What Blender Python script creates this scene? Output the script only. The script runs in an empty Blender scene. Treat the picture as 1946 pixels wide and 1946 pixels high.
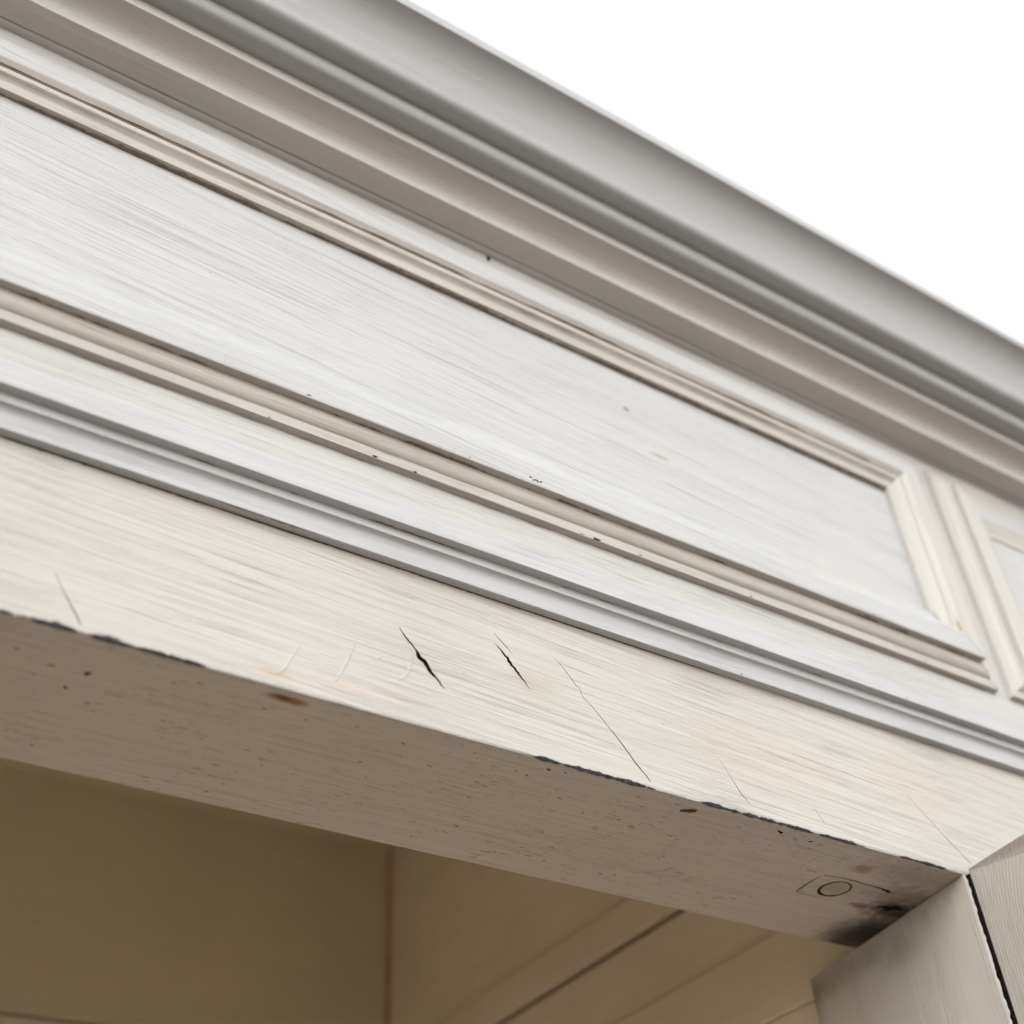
import bpy, bmesh, math, random
from mathutils import Vector, Matrix, noise

random.seed(7)
S = bpy.context.scene
COL = S.collection
R = math.radians

# ------------------------------------------------------------------ camera
cam_d = bpy.data.cameras.new("camera")
cam = bpy.data.objects.new("camera", cam_d)
COL.objects.link(cam)
S.camera = cam
cam_d.sensor_width = 36.0
cam_d.sensor_fit = 'HORIZONTAL'
cam_d.lens = 2322.75 / 1946 * 36.0
cam_d.clip_start = 0.01
cam_d.clip_end = 500
right = Vector((0.84880677, -0.52598361, -0.05355661))
down = Vector((0.3148354, 0.58423203, -0.74803183))
fwd = Vector((0.42474197, 0.61807296, 0.66149836))
CAM = Vector((-0.5173, -0.3666, -0.2625))
cam.matrix_world = Matrix(((right.x, -down.x, -fwd.x, CAM.x),
                           (right.y, -down.y, -fwd.y, CAM.y),
                           (right.z, -down.z, -fwd.z, CAM.z),
                           (0, 0, 0, 1)))
cam_d.dof.use_dof = True
cam_d.dof.focus_distance = 0.555
cam_d.dof.aperture_fstop = 5.8

# ------------------------------------------------------------------ sky and sun (bright overcast)
SUN_AZ = math.atan2(-0.68, -0.73)
SUN_EL = R(30)
W = bpy.data.worlds.new("World")
S.world = W
W.use_nodes = True
wn = W.node_tree
wn.nodes.clear()
out = wn.nodes.new('ShaderNodeOutputWorld')
bg = wn.nodes.new('ShaderNodeBackground')
sky = wn.nodes.new('ShaderNodeTexSky')
sky.sky_type = 'NISHITA'
sky.sun_disc = False
sky.sun_elevation = SUN_EL
sky.sun_rotation = SUN_AZ
sky.air_density = 4.0
sky.dust_density = 0.1
sky.ozone_density = 1.0
hs = wn.nodes.new('ShaderNodeHueSaturation')       # cloud cover takes the blue out of the whole sky
hs.inputs['Saturation'].default_value = 0.10
wn.links.new(sky.outputs[0], hs.inputs['Color'])
wn.links.new(hs.outputs[0], bg.inputs['Color'])
bg.inputs['Strength'].default_value = 0.15
wn.links.new(bg.outputs[0], out.inputs[0])

sd = bpy.data.lights.new("sun", 'SUN')
sd.energy = 0.5
sd.angle = R(45)
sd.color = (1.0, 0.985, 0.97)
sun = bpy.data.objects.new("sun", sd)
COL.objects.link(sun)
sv = Vector((math.sin(SUN_AZ) * math.cos(SUN_EL), math.cos(SUN_AZ) * math.cos(SUN_EL), math.sin(SUN_EL)))
sun.rotation_euler = sv.to_track_quat('Z', 'Y').to_euler()
sun.location = (-3, -4, 5)

S.view_settings.view_transform = 'Standard'
S.view_settings.look = 'None'
S.view_settings.gamma = 1.0
S.view_settings.exposure = 1.46
S.cycles.max_bounces = 10
S.cycles.diffuse_bounces = 6

# ------------------------------------------------------------------ node helpers
class NT:
    def __init__(s, mat):
        mat.use_nodes = True
        s.t = mat.node_tree
        s.t.nodes.clear()
        s.out = s.n('ShaderNodeOutputMaterial')
        s.bsdf = s.n('ShaderNodeBsdfPrincipled')
        s.l(s.bsdf.outputs[0], s.out.inputs[0])

    def n(s, k, **kw):
        nd = s.t.nodes.new(k)
        for a, v in kw.items():
            setattr(nd, a, v)
        return nd

    def l(s, a, b):
        s.t.links.new(a, b)

    def coords(s, rot=(0, 0, 0), scale=(1, 1, 1), src=None):
        if src is None:
            src = s.n('ShaderNodeTexCoord').outputs['Object']
        m = s.n('ShaderNodeMapping')
        m.inputs['Rotation'].default_value = rot
        m.inputs['Scale'].default_value = scale
        s.l(src, m.inputs['Vector'])
        return m.outputs[0]

    def noise(s, vec, scale=1.0, detail=3.0, rough=0.55, dist=0.0):
        nd = s.n('ShaderNodeTexNoise')
        nd.inputs['Scale'].default_value = scale
        nd.inputs['Detail'].default_value = detail
        nd.inputs['Roughness'].default_value = rough
        nd.inputs['Distortion'].default_value = dist
        s.l(vec, nd.inputs['Vector'])
        return nd.outputs['Fac']

    def ramp(s, v, a, b, lo=0.0, hi=1.0):
        m = s.n('ShaderNodeMapRange', interpolation_type='SMOOTHSTEP')
        m.inputs[1].default_value = a
        m.inputs[2].default_value = b
        m.inputs[3].default_value = lo
        m.inputs[4].default_value = hi
        s.l(v, m.inputs[0])
        return m.outputs[0]

    def math(s, op, a, b=None):
        m = s.n('ShaderNodeMath', operation=op)
        for i, v in enumerate((a, b)):
            if v is None:
                continue
            if isinstance(v, (int, float)):
                m.inputs[i].default_value = v
            else:
                s.l(v, m.inputs[i])
        return m.outputs[0]

    def mix(s, fac, a, b):
        m = s.n('ShaderNodeMix', data_type='RGBA')
        if isinstance(fac, (int, float)):
            m.inputs[0].default_value = fac
        else:
            s.l(fac, m.inputs[0])
        for i, v in ((6, a), (7, b)):
            if isinstance(v, tuple):
                m.inputs[i].default_value = (*v, 1)
            else:
                s.l(v, m.inputs[i])
        return m.outputs[2]

    def blob(s, centre, radii, wob=0.45, wscale=220.0, soft=0.5):
        """mask for stains and painted shade: an ellipsoid with a ragged outline"""
        c = s.n('ShaderNodeTexCoord').outputs['Object']
        m = s.n('ShaderNodeMapping')
        m.inputs['Location'].default_value = tuple(-centre[i] / radii[i] for i in range(3))
        m.inputs['Scale'].default_value = tuple(1.0 / r for r in radii)
        s.l(c, m.inputs['Vector'])
        ln = s.n('ShaderNodeVectorMath', operation='LENGTH')
        s.l(m.outputs[0], ln.inputs[0])
        nz = s.noise(c, wscale, 4.0, 0.65)
        d = s.math('ADD', ln.outputs['Value'], s.math('MULTIPLY', s.math('SUBTRACT', nz, 0.5), wob * 2.5))
        return s.ramp(d, 1.0 - soft, 1.0 + soft * 0.3, 1.0, 0.0)


AGE = 0.57          # old, dulled paint
WARM = (0.745, 0.70, 0.64)
COOL = (0.79, 0.79, 0.785)


def paint(name, axis='X', rot=0.0, base=COOL, warm=WARM, warm_lo=0.42, warm_hi=0.72, streak=0.5, streak_col=(0.40, 0.31, 0.225),
          bump=1.0, pits=0.5, stains_shade=(), rough=0.48, fine=1.0, dashes=0.0, dash_col=(0.20, 0.135, 0.085)):
    """old brushed oil paint: long brush marks along the board, thin warm wear in them, small specks"""
    base = tuple(v * AGE for v in base)
    warm = tuple(v * AGE for v in warm)
    mat = bpy.data.materials.new(name)
    t = NT(mat)
    L, C = 5.0, 1800.0
    if axis == 'X':
        sc, r = (L, C, C), (0, rot, 0)
    elif axis == 'Z':
        sc, r = (C, C, L), (0, rot, 0)
    else:
        sc, r = (C, L, C), (0, 0, rot)
    base_v = t.coords()
    rv = t.coords(rot=r)
    g = t.coords(scale=sc, src=rv)
    blot = t.noise(base_v, 16.0, 4.0, 0.6, 0.4)
    blot2 = t.noise(t.coords(scale=tuple(1.0 if a == L else 6.0 for a in sc), src=rv), 9.0, 4.0, 0.6, 0.3)
    s1 = t.noise(g, 1.0, 3.0, 0.6, 0.05)
    s2 = t.noise(t.coords(scale=tuple(v * 0.33 for v in sc), src=rv), 1.0, 3.0, 0.6, 0.06)
    s3 = t.noise(t.coords(scale=tuple(v * 2.0 for v in sc), src=rv), 1.0, 2.0, 0.6)
    grit = t.noise(base_v, 900.0, 3.0, 0.7)
    # colour
    wmix = t.math('ADD', t.math('MULTIPLY', blot, 0.2), t.math('MULTIPLY', blot2, 0.5))
    col = t.mix(t.ramp(wmix, warm_lo, warm_hi), base, warm)
    # grain: soft light and dark streaks everywhere, thin dark hairlines in patches where the brush ridges are worn
    col = t.mix(t.math('MULTIPLY', t.ramp(s1, 0.40, 0.68), 0.05 * streak), col, streak_col)
    col = t.mix(t.math('MULTIPLY', t.ramp(s3, 0.45, 0.70), 0.06 * streak), col, streak_col)
    gate = t.ramp(blot2, 0.38, 0.66, 0.45, 0.80)
    la = t.noise(t.coords(scale=tuple((v * 1.25 if v == L else v * 0.62) for v in sc), src=rv), 1.0, 2.0, 0.5)
    lb = t.noise(t.coords(scale=tuple((v * 2.6 if v == L else v * 0.85) for v in sc), src=rv), 1.3, 1.0, 0.5)
    hair = t.math('MAXIMUM', t.ramp(t.math('ABSOLUTE', t.math('SUBTRACT', la, 0.5)), 0.003, 0.022, 1.0, 0.0),
                  t.math('MULTIPLY', t.ramp(lb, 0.62, 0.72), 0.8))
    hair = t.math('MULTIPLY', hair, gate)
    col = t.mix(t.math('MULTIPLY', hair, min(1.0, 0.42 * streak)), col, tuple(v * 0.62 for v in streak_col))
    if dashes > 0:
        d1 = t.noise(t.coords(scale=tuple((140.0 if v == L else 900.0) for v in sc), src=rv), 1.0, 2.0, 0.55)
        dz = t.noise(base_v, 22.0, 3.0, 0.6, 0.5)
        dm = t.math('MULTIPLY', t.ramp(t.math('ADD', d1, t.math('MULTIPLY', t.math('SUBTRACT', dz, 0.5), 0.5)), 0.66, 0.72), dashes)
        col = t.mix(dm, col, dash_col)
    if pits > 0:
        v = t.n('ShaderNodeTexVoronoi', feature='F1')
        v.inputs['Scale'].default_value = 95.0
        t.l(base_v, v.inputs['Vector'])
        dot = t.ramp(v.outputs['Distance'], 0.035, 0.075, 1.0, 0.0)
        sep = t.n('ShaderNodeSeparateColor')
        t.l(v.outputs['Color'], sep.inputs[0])
        dot = t.math('MULTIPLY', dot, t.ramp(sep.outputs[0], 0.80, 0.84))
        dot = t.math('MULTIPLY', dot, pits)
        col = t.mix(dot, col, (0.16, 0.125, 0.10))
    for c, rad, colr, amt, kw in stains_shade:
        bm_ = t.blob(c, rad, **kw)
        col = t.mix(t.math('MULTIPLY', bm_, amt), col, tuple(v * (AGE + 0.08) for v in colr))
    t.l(col, t.bsdf.inputs['Base Color'])
    rg = t.ramp(s2, 0.3, 0.7, rough - 0.08, rough + 0.12)
    t.l(rg, t.bsdf.inputs['Roughness'])
    t.bsdf.inputs['Specular IOR Level'].default_value = 0.42
    # relief
    h = t.math('ADD', t.math('MULTIPLY', s1, 0.24), t.math('MULTIPLY', s2, 0.10))
    h = t.math('ADD', h, t.math('MULTIPLY', s3, 0.28 * fine))
    h = t.math('ADD', h, t.math('MULTIPLY', grit, 0.16 * fine))
    h = t.math('ADD', h, t.math('MULTIPLY', blot, 0.2))
    h = t.math('SUBTRACT', h, t.math('MULTIPLY', hair, 0.32))
    b = t.n('ShaderNodeBump')
    b.inputs['Strength'].default_value = 1.0
    b.inputs['Distance'].default_value = 0.00045 * bump
    t.l(h, b.inputs['Height'])
    t.l(b.outputs[0], t.bsdf.inputs['Normal'])
    return mat


def plain(name, col, col2, scale=120.0, rough=0.8, bump=0.0002, stretch=(1, 1, 1)):
    mat = bpy.data.materials.new(name)
    t = NT(mat)
    v = t.coords(scale=stretch)
    n1 = t.noise(v, scale, 5.0, 0.65)
    t.l(t.mix(t.ramp(n1, 0.35, 0.65), col, col2), t.bsdf.inputs['Base Color'])
    t.bsdf.inputs['Roughness'].default_value = rough
    t.bsdf.inputs['Specular IOR Level'].default_value = 0.25
    b = t.n('ShaderNodeBump')
    b.inputs['Distance'].default_value = bump
    t.l(n1, b.inputs['Height'])
    t.l(b.outputs[0], t.bsdf.inputs['Normal'])
    return mat


# ------------------------------------------------------------------ object helpers
BASE = Vector((-0.45, 0.35, -1.9))


def thing(name, loc, label, cat):
    o = bpy.data.objects.new(name, None)
    o.empty_display_size = 0.2
    COL.objects.link(o)
    o.location = loc
    o['label'] = label
    o['category'] = cat
    return o


def put(name, verts, faces, mat, parent, smooth=True, wn_mod=True, fmat=None):
    me = bpy.data.meshes.new(name)
    me.from_pydata([tuple(v) for v in verts], [], faces)
    me.validate()
    mats = mat if isinstance(mat, (list, tuple)) else [mat]
    for m in mats:
        me.materials.append(m)
    if fmat:
        for p, i in zip(me.polygons, fmat):
            p.material_index = i
    if smooth:
        me.polygons.foreach_set('use_smooth', [True] * len(me.polygons))
    o = bpy.data.objects.new(name, me)
    COL.objects.link(o)
    if parent is not None:
        o.parent = parent
        o.matrix_parent_inverse = Matrix.Translation(-BASE)
        if parent.parent is not None:
            o.matrix_parent_inverse = Matrix.Identity(4)
    if smooth and wn_mod:
        m = o.modifiers.new("weighted", 'WEIGHTED_NORMAL')
        m.keep_sharp = True
        m.weight = 100
    return o


def round_poly(pts, r=0.0006, closed=False):
    """round the corners of a profile; a point may carry its own radius (third value), 0 keeps it"""
    P = [(p[0], p[1]) for p in pts]
    RR = [p[2] if len(p) > 2 else r for p in pts]
    out_ = []
    n = len(P)
    for i in range(n):
        if not closed and i in (0, n - 1):
            out_.append(P[i])
            continue
        a, b, c = Vector(P[i - 1]), Vector(P[i]), Vector(P[(i + 1) % n])
        u, v = a - b, c - b
        lu, lv = u.length, v.length
        if lu < 1e-9 or lv < 1e-9 or RR[i] <= 0:
            out_.append(P[i])
            continue
        u /= lu
        v /= lv
        if u.dot(v) < -0.985:
            out_.append(P[i])
            continue
        d = min(RR[i], lu * 0.42, lv * 0.42)
        for k in range(5):
            s = k / 4
            q = (b + u * d) * (1 - s) ** 2 + b * 2 * s * (1 - s) + (b + v * d) * s ** 2
            out_.append((q.x, q.y))
    return out_


def arc(p, q, bulge, n=8):
    """points strictly between p and q on a quadratic curve through control point 'bulge'; radius 0"""
    return [((1 - s) ** 2 * p[0] + 2 * s * (1 - s) * bulge[0] + s * s * q[0],
             (1 - s) ** 2 * p[1] + 2 * s * (1 - s) * bulge[1] + s * s * q[1], 0)
            for s in [k / n for k in range(1, n)]]


def wob(a, b, seed, amp, f1=7.0, f2=60.0):
    v = Vector((a * f1, b * 40.0, seed * 3.7))
    w = Vector((a * f2, b * 200.0, seed * 9.1))
    return amp * (noise.noise(v) * 0.8 + noise.noise(w) * 0.35)


def sweep_x(name, prof, x0, x1, mat, parent, seg=150, amp=0.00022, seed=1.0, r=0.0006, caps=True):
    """moulding along X; prof = open or closed polyline of (y, z)"""
    P = round_poly(prof, r)
    n = len(P)
    V, F = [], []
    for i in range(seg + 1):
        x = x0 + (x1 - x0) * i / seg
        for j, (y, z) in enumerate(P):
            V.append((x, y + wob(x, y + z, seed, amp), z + wob(x, y - z, seed + 5, amp)))
    for i in range(seg):
        for j in range(n - 1):
            a = i * n + j
            F.append((a, a + 1, a + n + 1, a + n))
    if caps:
        F.append(tuple(range(n - 1, -1, -1)))
        F.append(tuple(seg * n + j for j in range(n)))
    return put(name, V, F, mat, parent)


def box(name, lo, hi, mat, parent, bev=0.0008, smooth=True):
    bm = bmesh.new()
    bmesh.ops.create_cube(bm, size=1.0)
    for v in bm.verts:
        v.co = Vector([lo[i] + (v.co[i] + 0.5) * (hi[i] - lo[i]) for i in range(3)])
    if bev:
        bmesh.ops.bevel(bm, geom=bm.edges[:], offset=bev, segments=2, affect='EDGES', profile=0.6)
    V = [v.co.copy() for v in bm.verts]
    F = [[v.index for v in f.verts] for f in bm.faces]
    bm.verts.index_update()
    F = [[v.index for v in f.verts] for f in bm.faces]
    bm.free()
    return put(name, V, F, mat, parent, smooth=smooth)


def plate(outer, holes, thick):
    """flat board with real holes: 2D outline -> filled, extruded; returns verts (a, b, depth 0..thick), faces"""
    cu = bpy.data.curves.new("tmp_outline", 'CURVE')
    cu.dimensions = '2D'
    cu.fill_mode = 'BOTH'
    cu.extrude = thick / 2
    for loop in [outer] + holes:
        sp = cu.splines.new('POLY')
        sp.points.add(len(loop) - 1)
        for p, q in zip(sp.points, loop):
            p.co = (q[0], q[1], 0, 1)
        sp.use_cyclic_u = True
    ob = bpy.data.objects.new("tmp_outline", cu)
    COL.objects.link(ob)
    dg = bpy.context.evaluated_depsgraph_get()
    me = bpy.data.meshes.new_from_object(ob.evaluated_get(dg))
    V = [(v.co.x, v.co.y, v.co.z + thick / 2) for v in me.vertices]
    F = [tuple(p.vertices) for p in me.polygons]
    bpy.data.objects.remove(ob)
    bpy.data.curves.remove(cu)
    bpy.data.meshes.remove(me)
    return V, F


def slit(pts, jag=0.15):
    """outline of a crack from centre points (a, b, width)"""
    fine = []
    for (a, b, w), (c, d, e) in zip(pts[:-1], pts[1:]):
        k = 4
        for i in range(k):
            s = i / k
            fine.append([a + (c - a) * s, b + (d - b) * s, w + (e - w) * s])
    fine.append(list(pts[-1]))
    L, Rr = [], []
    for i, (a, b, w) in enumerate(fine):
        p, q = fine[max(0, i - 1)], fine[min(len(fine) - 1, i + 1)]
        t = Vector((q[0] - p[0], q[1] - p[1]))
        t.normalize()
        nx, ny = -t.y, t.x
        j = random.uniform(-1, 1) * (jag * w * 0.6 + 0.00010)
        h1 = max(w * 0.5 * (1 + random.uniform(-1, 1) * jag), 0.00003)
        h2 = max(w * 0.5 * (1 + random.uniform(-1, 1) * jag), 0.00003)
        L.append((a + nx * (h1 + j), b + ny * (h1 + j)))
        Rr.append((a - nx * (h2 - j), b - ny * (h2 - j)))
    return L + Rr[::-1]


# ------------------------------------------------------------------ materials
M_face = paint("brushed_white_paint_face", 'X', rot=R(-3.0), base=(0.785, 0.755, 0.72), warm=(0.75, 0.69, 0.62), warm_lo=0.38, warm_hi=0.62, streak=0.62, bump=1.0, pits=0.35,
               stains_shade=[((-0.13, 0, 0.030), (0.055, 0.02, 0.020), (0.70, 0.61, 0.49), 0.30, dict(wob=0.7, wscale=70, soft=0.8)),
                       ((-0.03, 0, 0.040), (0.040, 0.02, 0.022), (0.72, 0.64, 0.51), 0.28, dict(wob=0.7, wscale=80, soft=0.8)),
                       ((-0.262, 0, 0.033), (0.018, 0.02, 0.007), (0.56, 0.47, 0.37), 0.42, dict(wob=0.5, wscale=90, soft=0.9)),
                       ((-0.380, 0, 0.001), (0.010, 0.02, 0.003), (0.64, 0.48, 0.31), 0.45, dict(wob=0.5, wscale=250, soft=0.6)),
                       ((-0.345, 0, 0.004), (0.030, 0.02, 0.004), (0.74, 0.62, 0.51), 0.35, dict(wob=0.6, wscale=250, soft=0.7))])
M_rail = paint("brushed_white_paint_rail", 'X', rot=R(-1.0), warm_lo=0.38, warm_hi=0.58, streak=0.55, bump=0.9, pits=0.25)
M_bed = paint("white_paint_bed_moulding", 'X', base=(0.755, 0.77, 0.795), warm=(0.73, 0.70, 0.655), warm_lo=0.50, warm_hi=0.75, streak=0.42, bump=0.7, pits=0.2)
M_panel = paint("brushed_white_paint_panel", 'X', rot=R(-4.0), base=(0.77, 0.785, 0.805), warm=(0.76, 0.735, 0.70), warm_lo=0.46, warm_hi=0.66, streak=0.48, bump=0.8, pits=0.45,
                stains_shade=[((-0.1733, -0.013, 0.199), (0.0085, 0.02, 0.0016), (0.52, 0.40, 0.26), 0.75, dict(wob=0.3, wscale=300, soft=0.5)),
                        ((-0.1925, -0.013, 0.2268), (0.0024, 0.02, 0.0020), (0.30, 0.27, 0.17), 0.8, dict(wob=0.2, wscale=300, soft=0.5)),
                        ((-0.045, -0.013, 0.1600), (0.050, 0.02, 0.006), (0.72, 0.62, 0.48), 0.35, dict(wob=0.6, wscale=80, soft=0.8))])
M_mould = paint("worn_white_paint_moulding", 'X', base=(0.765, 0.735, 0.695), warm=(0.69, 0.615, 0.53), warm_lo=0.42, warm_hi=0.66, streak=1.0, bump=0.8, pits=0.35)
M_mouldv = paint("worn_white_paint_upright", 'Z', base=(0.79, 0.77, 0.735), warm=(0.71, 0.62, 0.51), warm_lo=0.42, warm_hi=0.66, streak=0.35, bump=0.9, pits=0.1,
                 stains_shade=[((0.0325, -0.0200, 0.234), (0.0016, 0.01, 0.012), (0.26, 0.15, 0.07), 0.75, dict(wob=0.5, wscale=250, soft=0.7)),
                         ((0.0315, -0.0200, 0.148), (0.0022, 0.01, 0.007), (0.42, 0.25, 0.11), 0.75, dict(wob=0.5, wscale=250, soft=0.7))])
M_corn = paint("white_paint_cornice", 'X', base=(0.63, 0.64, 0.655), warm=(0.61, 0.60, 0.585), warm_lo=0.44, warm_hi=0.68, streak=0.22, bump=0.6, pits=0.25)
M_soffit = paint("white_paint_cove", 'X', base=(0.82, 0.80, 0.775), warm=(0.74, 0.69, 0.64), warm_lo=0.42, warm_hi=0.66, streak=0.55, bump=0.7, pits=0.25, dashes=0.35, dash_col=(0.34, 0.27, 0.21))
M_under = paint("dirty_shaded_paint_underside", 'X', base=(0.88, 0.795, 0.745), warm=(0.81, 0.71, 0.64), warm_lo=0.42, warm_hi=0.66, streak=0.12, bump=1.1, pits=0.9, dashes=0.8, dash_col=(0.17, 0.125, 0.09),
                stains_shade=[((-0.370, 0.0062, -0.0045), (0.0100, 0.0030, 0.01), (0.33, 0.13, 0.025), 0.9, dict(wob=0.4, wscale=260, soft=0.55)),
                        ((-0.372, 0.0058, -0.0045), (0.0045, 0.0014, 0.01), (0.10, 0.028, 0.006), 0.9, dict(wob=0.4, wscale=300, soft=0.6)),
                        ((-0.0554, 0.0418, -0.0045), (0.0095, 0.0085, 0.01), (0.42, 0.32, 0.24), 0.45, dict(wob=0.35, wscale=260, soft=0.7)),
                        ((-0.0480, 0.0415, -0.0045), (0.030, 0.011, 0.01), (0.48, 0.40, 0.33), 0.40, dict(wob=0.6, wscale=140, soft=0.9)),
                        ((-0.0585, 0.0178, -0.0045), (0.0062, 0.0052, 0.01), (0.42, 0.20, 0.06), 0.75, dict(wob=0.55, wscale=260, soft=0.6)),
                        ((-0.030, 0.012, -0.0045), (0.045, 0.016, 0.01), (0.33, 0.28, 0.22), 0.55, dict(wob=0.7, wscale=120, soft=0.9)),
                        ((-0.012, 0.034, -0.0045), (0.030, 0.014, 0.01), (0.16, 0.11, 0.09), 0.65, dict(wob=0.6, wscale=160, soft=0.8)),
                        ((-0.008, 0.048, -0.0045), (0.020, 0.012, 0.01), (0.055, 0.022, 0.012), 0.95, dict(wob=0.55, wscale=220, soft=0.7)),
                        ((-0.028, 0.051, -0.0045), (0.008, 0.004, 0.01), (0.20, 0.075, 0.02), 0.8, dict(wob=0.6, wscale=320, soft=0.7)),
                        ((0.004, 0.074, -0.0045), (0.030, 0.032, 0.01), (0.012, 0.007, 0.006), 1.0, dict(wob=0.30, wscale=110, soft=0.85)),  # black blot along the jamb: burnt wood plus corner shade painted in
                        ((0.000, 0.084, -0.0045), (0.024, 0.020, 0.01), (0.020, 0.012, 0.009), 0.75, dict(wob=0.3, wscale=120, soft=0.8))])  # second blot, same burn with painted corner shade
M_jamb = paint("dirty_white_paint_jamb", 'Z', base=(0.88, 0.835, 0.77), warm=(0.80, 0.74, 0.66), warm_lo=0.42, warm_hi=0.64, streak=0.18, bump=0.9, pits=0.25,
               stains_shade=[((0.0150, 0.115, -0.012), (0.02, 0.050, 0.010), (0.30, 0.24, 0.18), 0.45, dict(wob=0.7, wscale=110, soft=0.9)),
                       ((0.0235, 0.143, -0.016), (0.02, 0.014, 0.018), (0.22, 0.17, 0.13), 0.6, dict(wob=0.6, wscale=110, soft=0.9)),
                       ((0.0040, 0.060, -0.020), (0.02, 0.018, 0.008), (0.33, 0.26, 0.19), 0.35, dict(wob=0.8, wscale=160, soft=0.8))])
M_dark = plain("dark_gap_wood", (0.030, 0.018, 0.014), (0.012, 0.008, 0.008), 300)
M_grey = plain("bare_grey_wood", (0.075, 0.078, 0.088), (0.028, 0.028, 0.034), 700, bump=0.0006)
M_brown = plain("bare_brown_wood", (0.15, 0.065, 0.028), (0.05, 0.02, 0.01), 500, bump=0.0005)
M_rust = plain("stained_joint_wood", (0.50, 0.36, 0.22), (0.36, 0.23, 0.13), 60)
M_lip = paint("paint_edge", 'X', base=(0.76, 0.73, 0.70), warm=(0.70, 0.58, 0.47), warm_lo=0.4, warm_hi=0.6, streak=0.5, bump=1.2)


def cream(name, c1, c2, axis='X'):
    mat = bpy.data.materials.new(name)
    t = NT(mat)
    v = t.coords()
    n1 = t.noise(v, 7.0, 3.0, 0.5, 0.3)
    n2 = t.noise(t.coords(scale=(6, 60, 60) if axis == 'X' else (60, 6, 60)), 1.5, 3.0, 0.55)
    f = t.math('ADD', t.math('MULTIPLY', n1, 0.6), t.math('MULTIPLY', n2, 0.4))
    t.l(t.mix(t.ramp(f, 0.36, 0.66), c1, c2), t.bsdf.inputs['Base Color'])
    t.bsdf.inputs['Roughness'].default_value = 0.55
    t.bsdf.inputs['Specular IOR Level'].default_value = 0.3
    b = t.n('ShaderNodeBump')
    b.inputs['Distance'].default_value = 0.0005
    t.l(f, b.inputs['Height'])
    t.l(b.outputs[0], t.bsdf.inputs['Normal'])
    return mat


M_cream = cream("old_cream_paint_back", (0.60, 0.53, 0.385), (0.645, 0.57, 0.42), 'X')
M_creams = cream("old_cream_paint_side", (0.66, 0.58, 0.43), (0.73, 0.645, 0.49), 'Y')

# ================================================================== GROUND
def door_grain(name):
    """jamb-like paint over flat-sawn timber: arched growth rings telegraph through the paint"""
    mat = paint(name, 'Z', base=(0.64, 0.605, 0.545), warm=(0.57, 0.52, 0.45), warm_lo=0.42, warm_hi=0.64, streak=0.22, bump=0.8, pits=0.2,
                stains_shade=[((-0.004, -0.02, -0.003), (0.02, 0.05, 0.003), (0.26, 0.20, 0.15), 0.45, dict(wob=0.9, wscale=420, soft=0.8))])
    t = NT.__new__(NT)
    t.t = mat.node_tree
    bs = [n for n in t.t.nodes if n.type == 'BSDF_PRINCIPLED'][0]
    bp = [n for n in t.t.nodes if n.type == 'BUMP'][0]
    m = t.n('ShaderNodeMapping')
    m.inputs['Location'].default_value = (0, 0.046, 0.075 * 0.33)
    m.inputs['Scale'].default_value = (1, 1, 0.33)
    t.l(t.n('ShaderNodeTexCoord').outputs['Object'], m.inputs['Vector'])
    w = t.n('ShaderNodeTexWave', wave_type='RINGS', rings_direction='X', wave_profile='SIN')
    w.inputs['Scale'].default_value = 210.0
    w.inputs['Distortion'].default_value = 2.2
    w.inputs['Detail'].default_value = 3.0
    w.inputs['Detail Scale'].default_value = 0.6
    t.l(m.outputs[0], w.inputs['Vector'])
    src = bs.inputs['Base Color'].links[0].from_socket
    c = t.mix(t.math('MULTIPLY', t.ramp(w.outputs['Fac'], 0.45, 0.95), 0.22), src, (0.42, 0.36, 0.32))
    t.l(c, bs.inputs['Base Color'])
    h0 = bp.inputs['Height'].links[0].from_socket
    t.l(t.math('ADD', h0, t.math('MULTIPLY', w.outputs['Fac'], 0.35)), bp.inputs['Height'])
    return mat


M_door = door_grain("white_paint_over_ringed_timber")
M_ground = plain("brown_paving", (0.205, 0.165, 0.135), (0.150, 0.122, 0.10), 3.0, rough=0.9, bump=0.004)
gv = []
gf = []
N = 24
for i in range(N + 1):
    for j in range(N + 1):
        gv.append((-60 + 120 * i / N, -60 + 120 * j / N, -1.9))
for i in range(N):
    for j in range(N):
        a = i * (N + 1) + j
        gf.append((a, a + N + 1, a + N + 2, a + 1))
g = put("ground", gv, gf, M_ground, None, smooth=False)
g['kind'] = 'structure'

# ================================================================== CUPBOARD
cup = thing("cupboard", BASE, "old white painted cupboard with cracked head rail, panelled frieze, stepped cornice and open door", "cupboard")
ZB = -0.0045            # underside of the head rail
XL, XR = -0.95, 0.62

# ---- head rail: face board with real cracks, worn arris, underside board with real grooves
crA = [(-0.32619, 0.04032, 0.00017), (-0.32368, 0.03664, 0.00084), (-0.32119, 0.03432, 0.00101), (-0.31853, 0.03162, 0.00076), (-0.31705, 0.02855, 0.00218), (-0.31416, 0.02638, 0.00218), (-0.31211, 0.02308, 0.00184), (-0.30923, 0.02092, 0.00134), (-0.30678, 0.01777, 0.00067), (-0.30473, 0.01624, 0.00017)]
crB = [(-0.27934, 0.04716, 0.00018), (-0.2763, 0.04487, 0.00089), (-0.27333, 0.04162, 0.00159), (-0.27125, 0.03857, 0.00159), (-0.26829, 0.03535, 0.00123), (-0.26577, 0.03247, 0.0007), (-0.26244, 0.02848, 0.00018)]
crC = [(-0.2795, 0.0528, 0.00018), (-0.27647, 0.05, 0.00036), (-0.27301, 0.04688, 0.00036), (-0.27043, 0.04442, 0.00018)]
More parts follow.
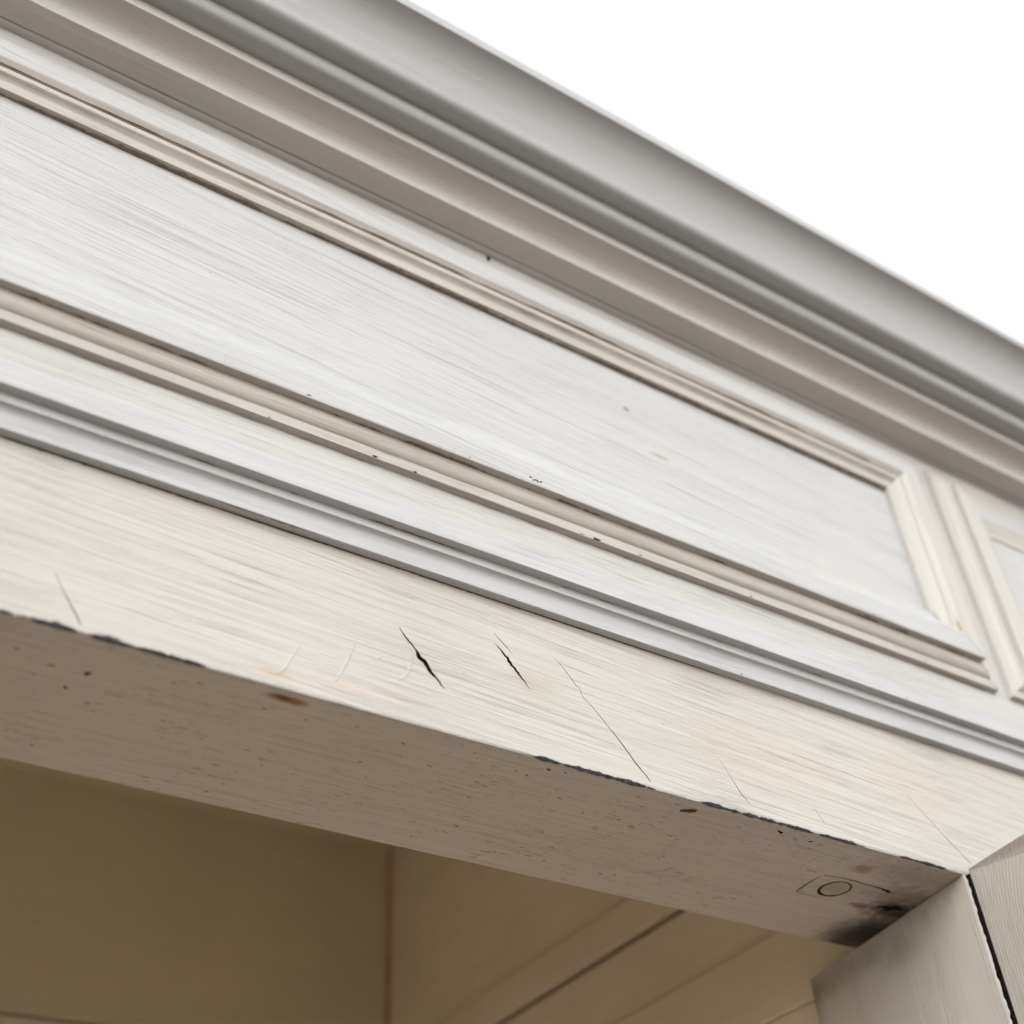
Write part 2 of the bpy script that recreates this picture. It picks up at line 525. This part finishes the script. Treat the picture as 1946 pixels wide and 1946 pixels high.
crD = [(-0.24843, 0.0501, 8e-05), (-0.24278, 0.04483, 0.00025), (-0.23694, 0.03749, 0.00029)]
crE = [(-0.23593, 0.03866, 0.00017), (-0.23474, 0.03342, 0.00025), (-0.22871, 0.02836, 0.00025), (-0.22402, 0.02338, 0.00033), (-0.21855, 0.0178, 0.00041), (-0.21397, 0.01244, 0.00058), (-0.20875, 0.00566, 0.00066), (-0.2041, 0.0012, 0.00049), (-0.2024, -0.0010, 0.00045)]
crF = [(-0.15927, 0.02177, 9e-05), (-0.15484, 0.01522, 0.00017), (-0.14919, 0.00569, 0.00043), (-0.14516, 0.00209, 9e-05)]
crG = [(-0.03242, 0.03329, 0.00012), (-0.02003, 0.02218, 0.00022), (-0.01065, 0.01344, 0.00027), (0.00231, 0.00261, 0.00036)]
crH = [(-0.46412, 0.01842, 7e-05), (-0.4608, 0.01244, 0.00022), (-0.45864, 0.00927, 0.00029), (-0.45621, 0.00622, 0.00043), (-0.4528, 0.0012, 0.00043), (-0.4515, -0.0014, 0.0004)]
crI = [(-0.10321, 0.00882, 0.0001), (-0.09825, 0.00258, 0.00019)]
# worn front arris: where and how far the paint has broken away to grey wood
chips = [(-0.4781, -0.4755), (-0.4703, -0.4505), (-0.4486, -0.4318), (-0.4312, -0.4064), (-0.2618, -0.2447), (-0.2434, -0.2019), (-0.1741, -0.1528), (-0.1497, -0.1308), (-0.1292, -0.1081), (-0.1048, -0.0759), (-0.62, -0.56), (-0.05, -0.02)]
AR = 0.0007
xa0, xa1, nA = -0.60, 0.06, 2200

def chip_profile(x):
    env = 0.0
    for a, b in chips:
        if a - 0.002 < x < b + 0.002:
            env = max(env, min(1.0, min(x - a + 0.002, b + 0.002 - x) / 0.005))
    n1_ = noise.noise(Vector((x * 110, 11, 5)))
    n2_ = noise.noise(Vector((x * 380, 17, 5)))
    n3_ = noise.noise(Vector((x * 1100, 23, 5)))
    k_ = 1.0 if -0.262 < x < -0.20 else (0.75 if x > -0.11 else 1.0)
    c = max(0.0, env * (0.75 + 1.1 * n1_ + 0.55 * n2_ + 0.3 * n3_)) * k_
    c2 = max(0.0, env * (0.68 + 1.0 * n1_ + 0.6 * noise.noise(Vector((x * 300, 31, 2))) + 0.3 * n3_)) * k_
    w1 = 0.00015 * noise.noise(Vector((x * 70, 0, 0))) + 0.00008 * noise.noise(Vector((x * 300, 3, 0)))
    m = AR * 0.30 + w1
    zu = min(m + c * 0.00120, 0.0030)
    yu = max(m - c * 0.0010, -0.00007) if zu < AR else -0.00007
    yi = m + c2 * 0.00110
    zi = max(m - c2 * 0.0010, -0.00006) if yi < AR else -0.00006
    ind = 0.00045 * min(1.0, c + c2)
    return m, c, c2, zu, yu, yi, zi, ind

arris_x = [xa0 + (xa1 - xa0) * i / nA for i in range(nA + 1)]
cracks = [slit(c) for c in (crA, crB, crC, crD, crE, crF, crG, crH, crI)]
outer = [(XL, ZB + AR)] + [(x, ZB + max(AR, chip_profile(x)[3] + 0.00015)) for x in arris_x] + [(XR, ZB + AR), (XR, 0.0735), (XL, 0.0735)]
V, F = plate(outer, cracks, 0.012)
def wall_mats(V, F, edge=1e-6):
    """1 for the faces that run through the thickness of a board (walls of cracks and grooves), 0 for its two sides"""
    return [0 if max(V[i][2] for i in f) - min(V[i][2] for i in f) < edge else 1 for f in F]

head = put("head_rail", [(a, d, b) for a, b, d in V], F, [M_face, M_dark], cup, smooth=False, fmat=wall_mats(V, F))

# core of the rail (dark raw wood, seen only through the cracks)
box("rail_core", (XL, 0.0122, 0.000), (XR, 0.0975, 0.300), M_dark, head, bev=0)

# underside board
def ring_loop(cx, cy, r, n=40, jit=0.0):
    return [(cx + r * (1 + random.uniform(-jit, jit)) * math.cos(2 * math.pi * k / n),
             cy + r * (1 + random.uniform(-jit, jit)) * math.sin(2 * math.pi * k / n)) for k in range(n)]

def blob_loop(cx, cy, rx, ry, ang=0.0, n=12, jit=0.25):
    o = []
    for k in range(n):
        t_ = 2 * math.pi * k / n
        j = 1 + random.uniform(-jit, jit)
        x, y = rx * j * math.cos(t_), ry * j * math.sin(t_)
        o.append((cx + x * math.cos(ang) - y * math.sin(ang), cy + x * math.sin(ang) + y * math.cos(ang)))
    return o

YB = 0.0985
n_e = 320
back_edge = []
for i in range(n_e + 1):
    x = XR + (XL - XR) * i / n_e
    back_edge.append((x, YB - 0.004 + 0.0009 * noise.noise(Vector((x * 30, 1, 2))) + 0.0007 * noise.noise(Vector((x * 160, 4, 2)))))
outer_u = [(XL, AR)] + [(x, max(AR, chip_profile(x)[5] + 0.00015)) for x in arris_x] + [(XR, AR)] + back_edge
PC = (-0.0554, 0.0418)
holes_u = [ring_loop(PC[0], PC[1], 0.0088, jit=0.015), ring_loop(PC[0] + 0.0002, PC[1] - 0.0003, 0.0075, jit=0.035)]
holes_u += [slit([(-0.0720, 0.0320, .0004), (-0.0613, 0.0303, .0006), (-0.053, 0.0302, .0008), (-0.0426, 0.0307, .0005), (-0.0338, 0.0308, .0011), (-0.0285, 0.0316, .0021), (-0.0251, 0.0330, .0010)]),
            slit([(-0.0727, 0.0338, .0004), (-0.0728, 0.042, .0008), (-0.0722, 0.0512, .0011)]),
            slit([(-0.0718, 0.0525, .0006), (-0.0688, 0.0531, .0004), (-0.056, 0.0528, .0002)]),
            slit([(-0.0844, 0.0307, .0002), (-0.0773, 0.0312, .0003)]),
            blob_loop(-0.4409, 0.0230, 0.0009, 0.0016, 0.3, jit=0.4), blob_loop(-0.4453, 0.0356, 0.0009, 0.0006, 0.5, jit=0.4),
            blob_loop(-0.1231, 0.0062, 0.0022, 0.0008, 0.4, jit=0.4), blob_loop(-0.0110, 0.0465, 0.0070, 0.0026, -0.3, n=26, jit=0.45), blob_loop(-0.1031, 0.0072, 0.0016, 0.0005, -0.3),
            blob_loop(-0.2520, 0.0060, 0.0011, 0.0007), blob_loop(-0.2440, 0.0052, 0.0007, 0.0004)]
# small nicks where the paint has opened along the grain; kept clear of each other and of the other holes
def bounds(loop):
    cx = sum(p[0] for p in loop) / len(loop)
    cy = sum(p[1] for p in loop) / len(loop)
    return cx, cy, max(math.hypot(p[0] - cx, p[1] - cy) for p in loop)

taken = [bounds(h) for h in holes_u]
rn = random.Random(41)
n_nick = 0
for k in range(900):
    x = rn.uniform(-0.47, -0.09)
    y = rn.choice([rn.gauss(0.014, 0.006), rn.gauss(0.078, 0.009), rn.gauss(0.022, 0.012), rn.uniform(0.006, 0.09)])
    if not 0.0060 < y < 0.0900 or n_nick > 210:
        continue
    lp = []
    rx, ry, an = rn.uniform(0.0004, 0.0015), rn.uniform(0.00010, 0.00026), rn.gauss(0, 0.15)
    for q in range(8):
        t_ = 2 * math.pi * q / 8
        jj = 1 + rn.uniform(-0.3, 0.3)
        a_, b_ = rx * jj * math.cos(t_), ry * jj * math.sin(t_)
        lp.append((x + a_ * math.cos(an) - b_ * math.sin(an), y + a_ * math.sin(an) + b_ * math.cos(an)))
    bx, by, br = bounds(lp)
    if any(math.hypot(bx - u, by - v) < br + w + 0.0004 for u, v, w in taken):
        continue
    taken.append((bx, by, br))
    holes_u.append(lp)
    n_nick += 1
def area_2d(V, F):
    a = 0.0
    for f in F:
        P = [V[i] for i in f]
        if max(p[2] for p in P) - min(p[2] for p in P) < 1e-6:
            a += abs(sum(P[i][0] * P[(i + 1) % len(P)][1] - P[(i + 1) % len(P)][0] * P[i][1] for i in range(len(P)))) / 2
    return a / 2

for keep in (len(holes_u), 60, 20, 8, 0):          # the 2D fill can trip over near-touching outlines
    V, F = plate(outer_u, holes_u[:keep], 0.0035)
    if abs(area_2d(V, F) / ((XR - XL) * 0.0938) - 1) < 0.03:
        break
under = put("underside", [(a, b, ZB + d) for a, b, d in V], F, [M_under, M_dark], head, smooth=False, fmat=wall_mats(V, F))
# rounded back arris
sweep_x("back_edge", [(YB - 0.0055, ZB + 0.0002), (YB - 0.0042, ZB + 0.00005), (YB - 0.002, ZB + 0.0006), (YB - 0.0004, ZB + 0.0026), (YB, ZB + 0.006), (YB, 0.3)], XL, XR, M_under, head, seg=200, amp=0.0003, seed=3.0, caps=False)
# dark backing behind the grooves
box("groove_backing", (XL, 0.0125, ZB + 0.0037), (XR, YB - 0.006, -0.0003), M_dark, head, bev=0)

# worn front arris: paint lip with stretches chipped to grey wood
V, F, FM = [], [], []
prev = None
for i in range(nA + 1):
    x = xa0 + (xa1 - xa0) * i / nA
    m, c, c2, zu, yu, yi, zi, ind = chip_profile(x)
    V += [(x, -0.00005, ZB + max(zu, AR) + 0.0007), (x, yu, ZB + zu), (x, m + ind, ZB + m + ind), (x, yi, ZB + zi), (x, max(yi, AR) + 0.0010, ZB - 0.00004)]
    if i:
        o = (i - 1) * 5
        for k in range(4):
            F.append((o + k, o + k + 1, o + k + 6, o + k + 5))
            FM.append(1 if k in (1, 2) else 0)
put("worn_edge", V, F, [M_lip, M_grey], head, fmat=FM, wn_mod=False)
# plain arris beyond the worn stretch
sweep_x("paint_edge", [(0.0, ZB + AR + 0.0003), (0.0, ZB + AR), (0.00018, ZB + 0.00018), (AR, ZB), (AR + 0.0003, ZB)], xa1, XR, M_lip, head, seg=10, amp=0, caps=False)
sweep_x("paint_edge", [(0.0, ZB + AR + 0.0003), (0.0, ZB + AR), (0.00018, ZB + 0.00018), (AR, ZB), (AR + 0.0003, ZB)], XL, xa0, M_lip, head, seg=10, amp=0, caps=False)

# paint runs and filled letters-like scars on the face
def tube(name, pts, rad, mat, parent, flat=0.5, axis='y', n=8):
    V, F = [], []
    P = [Vector(p) for p in pts]
    Q = []
    for a, b in zip(P[:-1], P[1:]):
        for k in range(5):
            Q.append(a.lerp(b, k / 5))
    Q.append(P[-1])
    Q2 = [Q[0]] + [(Q[i - 1] + Q[i] * 2 + Q[i + 1]) / 4 for i in range(1, len(Q) - 1)] + [Q[-1]]
    m = len(Q2)
    for i, c in enumerate(Q2):
        t = (Q2[min(i + 1, m - 1)] - Q2[max(i - 1, 0)]).normalized()
        up = Vector((0, -1, 0)) if axis == 'y' else Vector((0, 0, -1))
        sd_ = t.cross(up).normalized()
        rr = rad * (0.35 + 0.65 * math.sin(math.pi * min(1, max(0, (i + 0.6) / (m + 0.2)))) ** 0.5) * (0.8 + 0.4 * random.random())
        for k in range(n):
            a = 2 * math.pi * k / n
            V.append(c + sd_ * rr * math.cos(a) + up * rr * flat * math.sin(a))
    for i in range(m - 1):
        for k in range(n):
            a = i * n + k
            b = i * n + (k + 1) % n
            F.append((a, b, b + n, a + n))
    F.append(tuple(range(n)))
    F.append(tuple((m - 1) * n + k for k in range(n)))
    return put(name, V, F, mat, parent, wn_mod=False)

for L, rr in [([(-0.3686, 0.0201), (-0.3714, 0.0129), (-0.3742, 0.0059), (-0.377, 0.0015), (-0.3802, 0.001), (-0.3829, 0.0025)], 0.0006),
              ([(-0.346, 0.0257), (-0.3481, 0.0192), (-0.3512, 0.0107), (-0.3537, 0.005)], 0.00055),
              ([(-0.3335, 0.0244), (-0.3372, 0.0194)], 0.0005),
              ([(-0.3203, 0.0307), (-0.3205, 0.0241), (-0.3229, 0.017), (-0.3262, 0.0142), (-0.3281, 0.0166)], 0.0006)]:
    tube("paint_ridge", [(a, 0.0002, b) for a, b in L], rr * 1.5, M_face, head, flat=0.45)

for L, rr in [([(-0.3257, 0.0378), (-0.3222, 0.0340), (-0.3198, 0.0305), (-0.3176, 0.0268)], 0.00055),
              ([(-0.3122, 0.0262), (-0.3102, 0.0232), (-0.3078, 0.0208), (-0.3056, 0.0176)], 0.00055),
              ([(-0.2757, 0.0420), (-0.2735, 0.0390), (-0.2708, 0.0355), (-0.2680, 0.0325)], 0.00050)]:
    tube("paint_ridge", [(a, 0.0002, b) for a, b in L], rr, M_face, head, flat=0.6)

# dry flake of wood stuck under the rail
tube("wood_flake", [(-0.1790, 0.0100, ZB - 0.0002), (-0.1752, 0.0082, ZB - 0.0004), (-0.1722, 0.0068, ZB - 0.0003)], 0.0011, M_brown, head, flat=0.5, axis='z')

# ---- bed moulding
bed = [(0.010, 0.0715), (-0.0045, 0.0715), (-0.0045, 0.0775, 0)] + arc((-0.0045, 0.0775), (-0.0078, 0.0815), (-0.0046, 0.0812), 7) + \
      [(-0.0078, 0.0815, .0003), (-0.0078, 0.0858), (-0.0126, 0.0858), (-0.0126, 0.0982, .0010), (0.010, 0.0986)]
sweep_x("bed_moulding", bed, XL, XR, M_bed, cup, seg=260, amp=0.00020, seed=2.0, r=0.0005)
# dark ragged joint under the bed moulding
V, F = [], []
nJ = 900
for i in range(nJ + 1):
    x = -0.60 + 0.75 * i / nJ
    w = 0.00042 + 0.00035 * noise.noise(Vector((x * 55, 2, 7))) + 0.00028 * noise.noise(Vector((x * 420, 5, 7)))
    if x > -0.20:
        w *= max(0.0, 1 - (x + 0.20) / 0.10)
    if x < -0.36:
        w *= 1.35
    w = max(w, 0.00002)
    z0 = 0.07165
    V += [(x, -0.0003, z0), (x, -0.0003, z0 - w), (x, 0.0004, z0 - w - 0.0001)]
    if i:
        o = (i - 1) * 3
        F += [(o, o + 1, o + 4, o + 3), (o + 1, o + 2, o + 5, o + 4)]
put("joint_gap", V, F, M_dark, cup, wn_mod=False)

# ---- frieze: rails, stiles, panels, bolection mouldings
RY = -0.0116
YP = -0.0130
ZP0, ZP1 = 0.1568, 0.2573
UW = 0.0416
def fr_box(name, lo, hi, mat, par=None, amp=0.0):
    return box(name, lo, hi, mat, par or cup, bev=0.0003)
fr_box("frieze_rail", (XL, RY, 0.0984), (XR, 0.008, ZP0 - 0.012), M_rail)
fr_box("frieze_rail", (XL, RY, ZP1 + 0.012), (XR, 0.008, 0.3135), M_rail)
panels = [(-0.80, 0.017), (0.1126, 0.50)]
M_stile = paint("white_paint_stile", 'Z', base=(0.79, 0.775, 0.75), warm_lo=0.45, warm_hi=0.7, streak=0.3, bump=0.8)
zs0, zs1 = ZP0 - 0.0121, ZP1 + 0.0121
fr_box("frieze_stile", (0.017 + 0.012, RY, zs0), (0.1126 - 0.012, 0.008, zs1), M_stile)
fr_box("frieze_stile", (XL, RY, zs0), (-0.80 - 0.012, 0.008, zs1), M_stile)
fr_box("frieze_stile", (0.50 + 0.012, RY, zs0), (XR, 0.008, zs1), M_stile)
# profile (u outward from the panel edge, h towards the viewer above the panel)
PROF = [(0.0, -0.001), (0.0, 0.0038), (0.0045, 0.0042, 0)] + arc((0.0045, 0.0042), (0.0080, 0.0070), (0.0058, 0.0043), 6) + \
       [(0.0080, 0.0070, .0003), (0.0108, 0.0074, .0003), (0.0112, 0.0064, .0002), (0.0116, 0.0076, .0002), (0.0150, 0.0101, .0008), (0.0268, 0.0099, .0007), (0.0280, 0.0096, .0006), (0.0280, 0.0055, .0003)] + \
       arc((0.0280, 0.0055), (0.0360, 0.0023), (0.0345, 0.0056), 8) + \
       [(0.0360, 0.0023, .0003), (0.0412, 0.0022), (0.0416, -0.0018)]
PROF_LOW = [p for p in PROF if not (0.0107 < p[0] < 0.0117)]
def panel_set(xl, xr, seed, top=1.0):
    p = box("frieze_panel", (xl - 0.010, YP, ZP0 - 0.010), (xr + 0.010, -0.0010, ZP1 + 0.010), M_panel, cup, bev=0.0003)
    def strip(fn, seg, mat, flat, sd, low=False):
        PR = round_poly(PROF_LOW if low else PROF, 0.0005)
        V, F, FM = [], [], []
        n = len(PR)
        for i in range(seg + 1):
            s = i / seg
            for (u, h) in PR:
                x, y, z, a = fn(s, u, h)
                V.append((x, y + wob(a, u + h, sd, 0.00022, 9, 90), z + (wob(a, u - h, sd + 5, 0.00022, 9, 90))))
        for i in range(seg):
            for j in range(n - 1):
                a = i * n + j
                F.append((a, a + 1, a + n + 1, a + n))
                FM.append(1 if (0.0 if low else 0.0146) < (PR[j][0] + PR[j + 1][0]) / 2 < 0.0279 else 0)
        return put("panel_moulding", V, F, [mat, flat], p, fmat=FM)
    strip(lambda s, u, h: ((xl - u) + (xr - xl + 2 * u) * s, YP - h, ZP0 - u, xl + (xr - xl) * s), 200, M_mould, M_panel, seed + 1, True)
    strip(lambda s, u, h: ((xl - u) + (xr - xl + 2 * u) * s, YP - h * top, ZP1 + u, xl + (xr - xl) * s), 200, M_mould, M_panel, seed + 2)
    strip(lambda s, u, h: (xr + u, YP - h - 0.0002, (ZP0 - u) + (ZP1 - ZP0 + 2 * u) * s, s * 0.2), 60, M_mouldv, M_stile, seed + 3)
    strip(lambda s, u, h: (xl - u, YP - h - 0.0002, (ZP0 - u) + (ZP1 - ZP0 + 2 * u) * s, s * 0.2), 60, M_mouldv, M_stile, seed + 4)
    return p
pan = panel_set(*panels[0], 11.0)
panel_set(*panels[1], 23.0, top=0.28)
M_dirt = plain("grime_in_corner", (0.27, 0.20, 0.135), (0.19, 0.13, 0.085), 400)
def dirt_line(p0, dv, wmax, seed, x0=-0.56, x1=0.10, parent=None, thr=0.0):
    """ragged line of old grime along a moulding corner: starts at (y, z) = p0 and spreads along dv"""
    V, F = [], []
    d = Vector(dv).normalized()
    n_ = 700
    for i in range(n_):
        x = x0 + (x1 - x0) * i / (n_ - 1)
        a = 0.45 + 0.9 * noise.noise(Vector((x * 14, seed, 3))) + 0.55 * noise.noise(Vector((x * 75, seed, 9))) + 0.35 * noise.noise(Vector((x * 330, seed, 5))) - thr
        w = wmax * min(1.0, max(0.0, a)) + 0.00001
        y, z = p0[0] + wob(x, p0[0] + p0[1], seed, 0.00006), p0[1]
        V += [(x, y, z), (x, y + d.x * w, z + d.y * w)]
        if i:
            o = (i - 1) * 2
            F.append((o, o + 1, o + 3, o + 2))
    return put("grime_line", V, F, M_dirt, parent or cup, wn_mod=False)
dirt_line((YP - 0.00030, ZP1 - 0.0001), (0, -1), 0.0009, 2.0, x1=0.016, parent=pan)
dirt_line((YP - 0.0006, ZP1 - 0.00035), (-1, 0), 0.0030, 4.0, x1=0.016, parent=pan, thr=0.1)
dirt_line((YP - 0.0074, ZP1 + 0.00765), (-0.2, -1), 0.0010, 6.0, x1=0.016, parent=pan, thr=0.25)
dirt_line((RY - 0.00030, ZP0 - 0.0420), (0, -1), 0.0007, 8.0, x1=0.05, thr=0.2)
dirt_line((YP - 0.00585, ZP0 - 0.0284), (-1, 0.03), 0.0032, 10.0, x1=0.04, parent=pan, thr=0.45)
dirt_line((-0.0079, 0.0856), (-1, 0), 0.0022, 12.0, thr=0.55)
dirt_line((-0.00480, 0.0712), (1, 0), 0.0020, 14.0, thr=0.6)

# open quirk in the upper panel moulding: bare brown wood showing in a ragged line
V, F = [], []
for i in range(700):
    x = -0.60 + 0.60 * i / 699
    c = 0.5 + 0.5 * noise.noise(Vector((x * 16, 1, 3))) + 0.5 * noise.noise(Vector((x * 70, 1, 9)))
    w = max(0.00004, 0.0010 * min(1.0, c))
    u0, h0 = 0.01150, 0.00770
    t_ = Vector((0.0034, 0.0025)).normalized()
    nx = Vector((-t_.y, t_.x)) * -0.0001
    for k, q in enumerate((0.0, w)):
        u = u0 + t_.x * q
        h = h0 + t_.y * q
        V.append((x, YP - h - 0.00035, ZP1 + u - 0.00025))
    if i:
        o = (i - 1) * 2
        F.append((o, o + 1, o + 3, o + 2))
put("open_joint", V, F, M_brown, pan, wn_mod=False)
# small dark chips: on the lower moulding and the rail
def chip(name, x, y, z, w, h, mat, parent, n=9):
    V = [(x + w * (1 + random.uniform(-.3, .3)) * math.cos(2 * math.pi * k / n), y - 0.00015, z + h * (1 + random.uniform(-.3, .3)) * math.sin(2 * math.pi * k / n)) for k in range(n)]
    V += [(vx * 1, y + 0.0006, vz) for vx, vy, vz in V]
    F = [tuple(range(n))] + [(k, (k + 1) % n, n + (k + 1) % n, n + k) for k in range(n)]
    return put(name, V, F, mat, parent, smooth=False)
for q in range(7):
    chip("paint_chip", -0.2695 + q * 0.0010 + random.uniform(-.0004, .0004), YP - 0.0101, 0.1320 - q * 0.0001 + random.uniform(-.0008, .0008), 0.0005, 0.0004, M_brown, pan)
chip("paint_chip", -0.2276, YP - 0.0022, 0.1163, 0.0024, 0.0007, M_dark, pan)
chip("paint_chip", -0.3471, YP - 0.0022, 0.1164, 0.0015, 0.0005, M_dark, pan)

for k in range(16):
    x = random.uniform(-0.44, 0.0)
    y_, z_ = random.choice([(YP - 0.0098, ZP0 - 0.0270), (YP - 0.0022, ZP0 - 0.0405), (-0.0124, 0.0866), (-0.0044, 0.0722)])
    chip("paint_chip", x, y_, z_ + random.uniform(-.0003, .0004), random.uniform(0.0005, 0.0013), random.uniform(0.0002, 0.00045), random.choice([M_brown, M_grey]), cup, n=7)

# ---- cornice: cove, bead course, crown
ZS = 0.3115
cove = [(0.010, ZS), (-0.0118, ZS, 0), (-0.0160, ZS + 0.0006, 0), (-0.0162, ZS + 0.0020, 0), (-0.0166, ZS + 0.0020, 0), (-0.0168, ZS + 0.0008, 0), (-0.0290, 0.3163), (-0.0290, 0.3190, 0)] + arc((-0.0290, 0.3190), (-0.0444, 0.3293), (-0.0302, 0.3272), 10) + \
       [(-0.0444, 0.3293, .0004), (-0.0444, 0.3378), (0.010, 0.3378)]
cornice = sweep_x("cornice", cove, XL, XR, M_soffit, cup, seg=220, amp=0.00018, seed=31.0, r=0.0005)
bead = [(0.010, 0.3368), (-0.0528, 0.3368, 0)] + arc((-0.0528, 0.3368), (-0.0569, 0.3410), (-0.0562, 0.3369), 8) + [(-0.0570, 0.3410, 0), (-0.0570, 0.3469), (0.010, 0.3469)]
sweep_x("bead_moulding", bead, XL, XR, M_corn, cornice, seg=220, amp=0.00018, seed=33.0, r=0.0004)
crown = [(0.010, 0.3459), (-0.0640, 0.3459, 0)] + arc((-0.0640, 0.3459), (-0.0690, 0.3503), (-0.0682, 0.3461), 9) + [(-0.0690, 0.3503, 0)] + \
        arc((-0.0690, 0.3503), (-0.0890, 0.3804), (-0.0738, 0.3765), 20) + [(-0.0890, 0.3804, .0004), (-0.0890, 0.3887, .0010), (0.08, 0.3887)]
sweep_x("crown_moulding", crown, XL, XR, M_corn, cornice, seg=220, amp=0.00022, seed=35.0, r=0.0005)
chip("paint_chip", -0.2771, -0.0118, 0.3100, 0.0012, 0.0032, M_dark, cup)

# ---- carcass: top boards, back, right side, left side
CT = 0.3255
YD = 0.70
XS = 0.031
box("ceiling_board", (XL, YB + 0.001, CT), (XR, YD + 0.03, CT + 0.02), M_cream, cup, bev=0)
zg = 0.1105
box("back_board", (XL, YD, zg + 0.0012), (XS + 0.001, YD + 0.018, CT + 0.001), M_cream, cup, bev=0.001)
M_pinkish = cream("old_pale_paint_back", (0.68, 0.60, 0.50), (0.72, 0.64, 0.54), 'X')
box("back_board", (XL, YD - 0.003, -1.88), (XS + 0.001, YD + 0.018, zg - 0.0012), M_pinkish, cup, bev=0.0015)
box("back_gap", (XL, YD + 0.006, zg - 0.004), (XS + 0.001, YD + 0.017, zg + 0.004), M_dark, cup, bev=0)
box("corner_joint", (XS - 0.0035, YD - 0.0035, -1.87), (XS + 0.002, YD + 0.002, CT), M_rust, cup, bev=0)
zr = 0.0862
box("side_board", (XS, YB + 0.002, zr + 0.030), (XS + 0.02, YD + 0.001, CT + 0.001), M_creams, cup, bev=0.001)
box("side_batten", (XS - 0.0035, YB + 0.002, zr + 0.0022), (XS + 0.02, YD - 0.0005, zr + 0.030), M_creams, cup, bev=0.0010)
box("side_gap", (XS + 0.0055, YB + 0.002, zr - 0.006), (XS + 0.02, YD, zr + 0.0023), M_dark, cup, bev=0)
box("side_board", (XS - 0.001, YB + 0.002, 0.0365), (XS + 0.02, YD - 0.0005, zr - 0.0022), M_creams, cup, bev=0.0008)
box("side_board", (XS - 0.003, YB + 0.002, -0.0105), (XS + 0.02, YD - 0.0005, 0.0362), M_creams, cup, bev=0.0008)
box("side_board", (XS, YB + 0.002, -1.88), (XS + 0.02, YD - 0.0005, -0.0108), M_creams, cup, bev=0.0008)
box("side_panel", (XL - 0.02, 0.0, -1.88), (XL, YD + 0.018, 0.31), M_jamb, cup, bev=0.001)

# ---- right jamb (splayed a little) and the open door
def prism_z(name, foot, z0, z1, mat, parent, seg=1, bev=0.0006):
    bm = bmesh.new()
    vs = [bm.verts.new((x, y, z0)) for x, y in foot]
    f = bm.faces.new(vs)
    r_ = bmesh.ops.extrude_face_region(bm, geom=[f])
    for v in r_['geom']:
        if isinstance(v, bmesh.types.BMVert):
            v.co.z = z1
    bmesh.ops.recalc_face_normals(bm, faces=bm.faces[:])
    if bev:
        bmesh.ops.bevel(bm, geom=bm.edges[:], offset=bev, segments=2, affect='EDGES', profile=0.6)
    bm.verts.index_update()
    V = [v.co.copy() for v in bm.verts]
    F = [[v.index for v in f.verts] for f in bm.faces]
    bm.free()
    return put(name, V, F, mat, parent)

JX = lambda y: -0.0069 + 0.177 * y
jamb = prism_z("door_jamb", [(JX(0.0005), 0.0005), (JX(0.1415), 0.1415), (0.05, 0.1415), (0.05, 0.0005)], -1.88, ZB - 0.0001, M_jamb, cup, bev=0.0007)
prism_z("hinge_gap", [(JX(0) + 0.0011, -0.0030), (JX(0) + 0.0011, 0.0004), (0.045, 0.0004), (0.045, -0.0030)], -1.88, ZB - 0.0008, M_dark, cup, bev=0)
# ragged paint lip along the jamb edge
V, F = [], []
for i in range(260):
    z = ZB - 0.0002 - 0.30 * i / 259
    w = max(0.0, 0.0009 + 0.0011 * noise.noise(Vector((z * 120, 2, 2))) + 0.0008 * noise.noise(Vector((z * 420, 6, 2))))
    V += [(JX(0.0016) - 0.00008, 0.0016, z), (JX(0.0005) - 0.0001, 0.0005 - w * 0.6, z), (JX(0) + 0.0012, 0.0002 - w * 0.9, z)]
    if i:
        o = (i - 1) * 3
        F += [(o, o + 1, o + 4, o + 3), (o + 1, o + 2, o + 5, o + 4)]
put("paint_lip", V, F, M_lip, jamb, wn_mod=False)

# door: inner face towards the camera, its top edge leaning out a little away from the hinge
DX = -0.0052
nd = 40
V, F = [], []
dy0, dy1 = -0.0026, -0.46
rows = []
for i in range(nd + 1):
    s = i / nd
    y = dy0 + (dy1 - dy0) * s
    lean = min(0.011, (dy0 - y) * 0.24)
    zt = -0.0026
    jz = 0.0003 * noise.noise(Vector((y * 200, 1, 1)))
    rows.append([(DX, y, -1.86), (DX, y, zt - 0.0010 - lean * 0.62 + jz), (DX - lean * 0.30, y, zt + lean * 0.12 + jz), (DX + 0.024, y, zt + lean * 0.12), (DX + 0.024, y, -1.86)])
for r_ in rows:
    V += r_
for i in range(nd):
    for k in range(4):
        a = i * 5 + k
        F.append((a, a + 1, a + 6, a + 5))
F.append((0, 1, 2, 3, 4))
F.append(tuple(nd * 5 + k for k in (4, 3, 2, 1, 0)))
put("cupboard_door", V, F, M_door, cup, smooth=False)
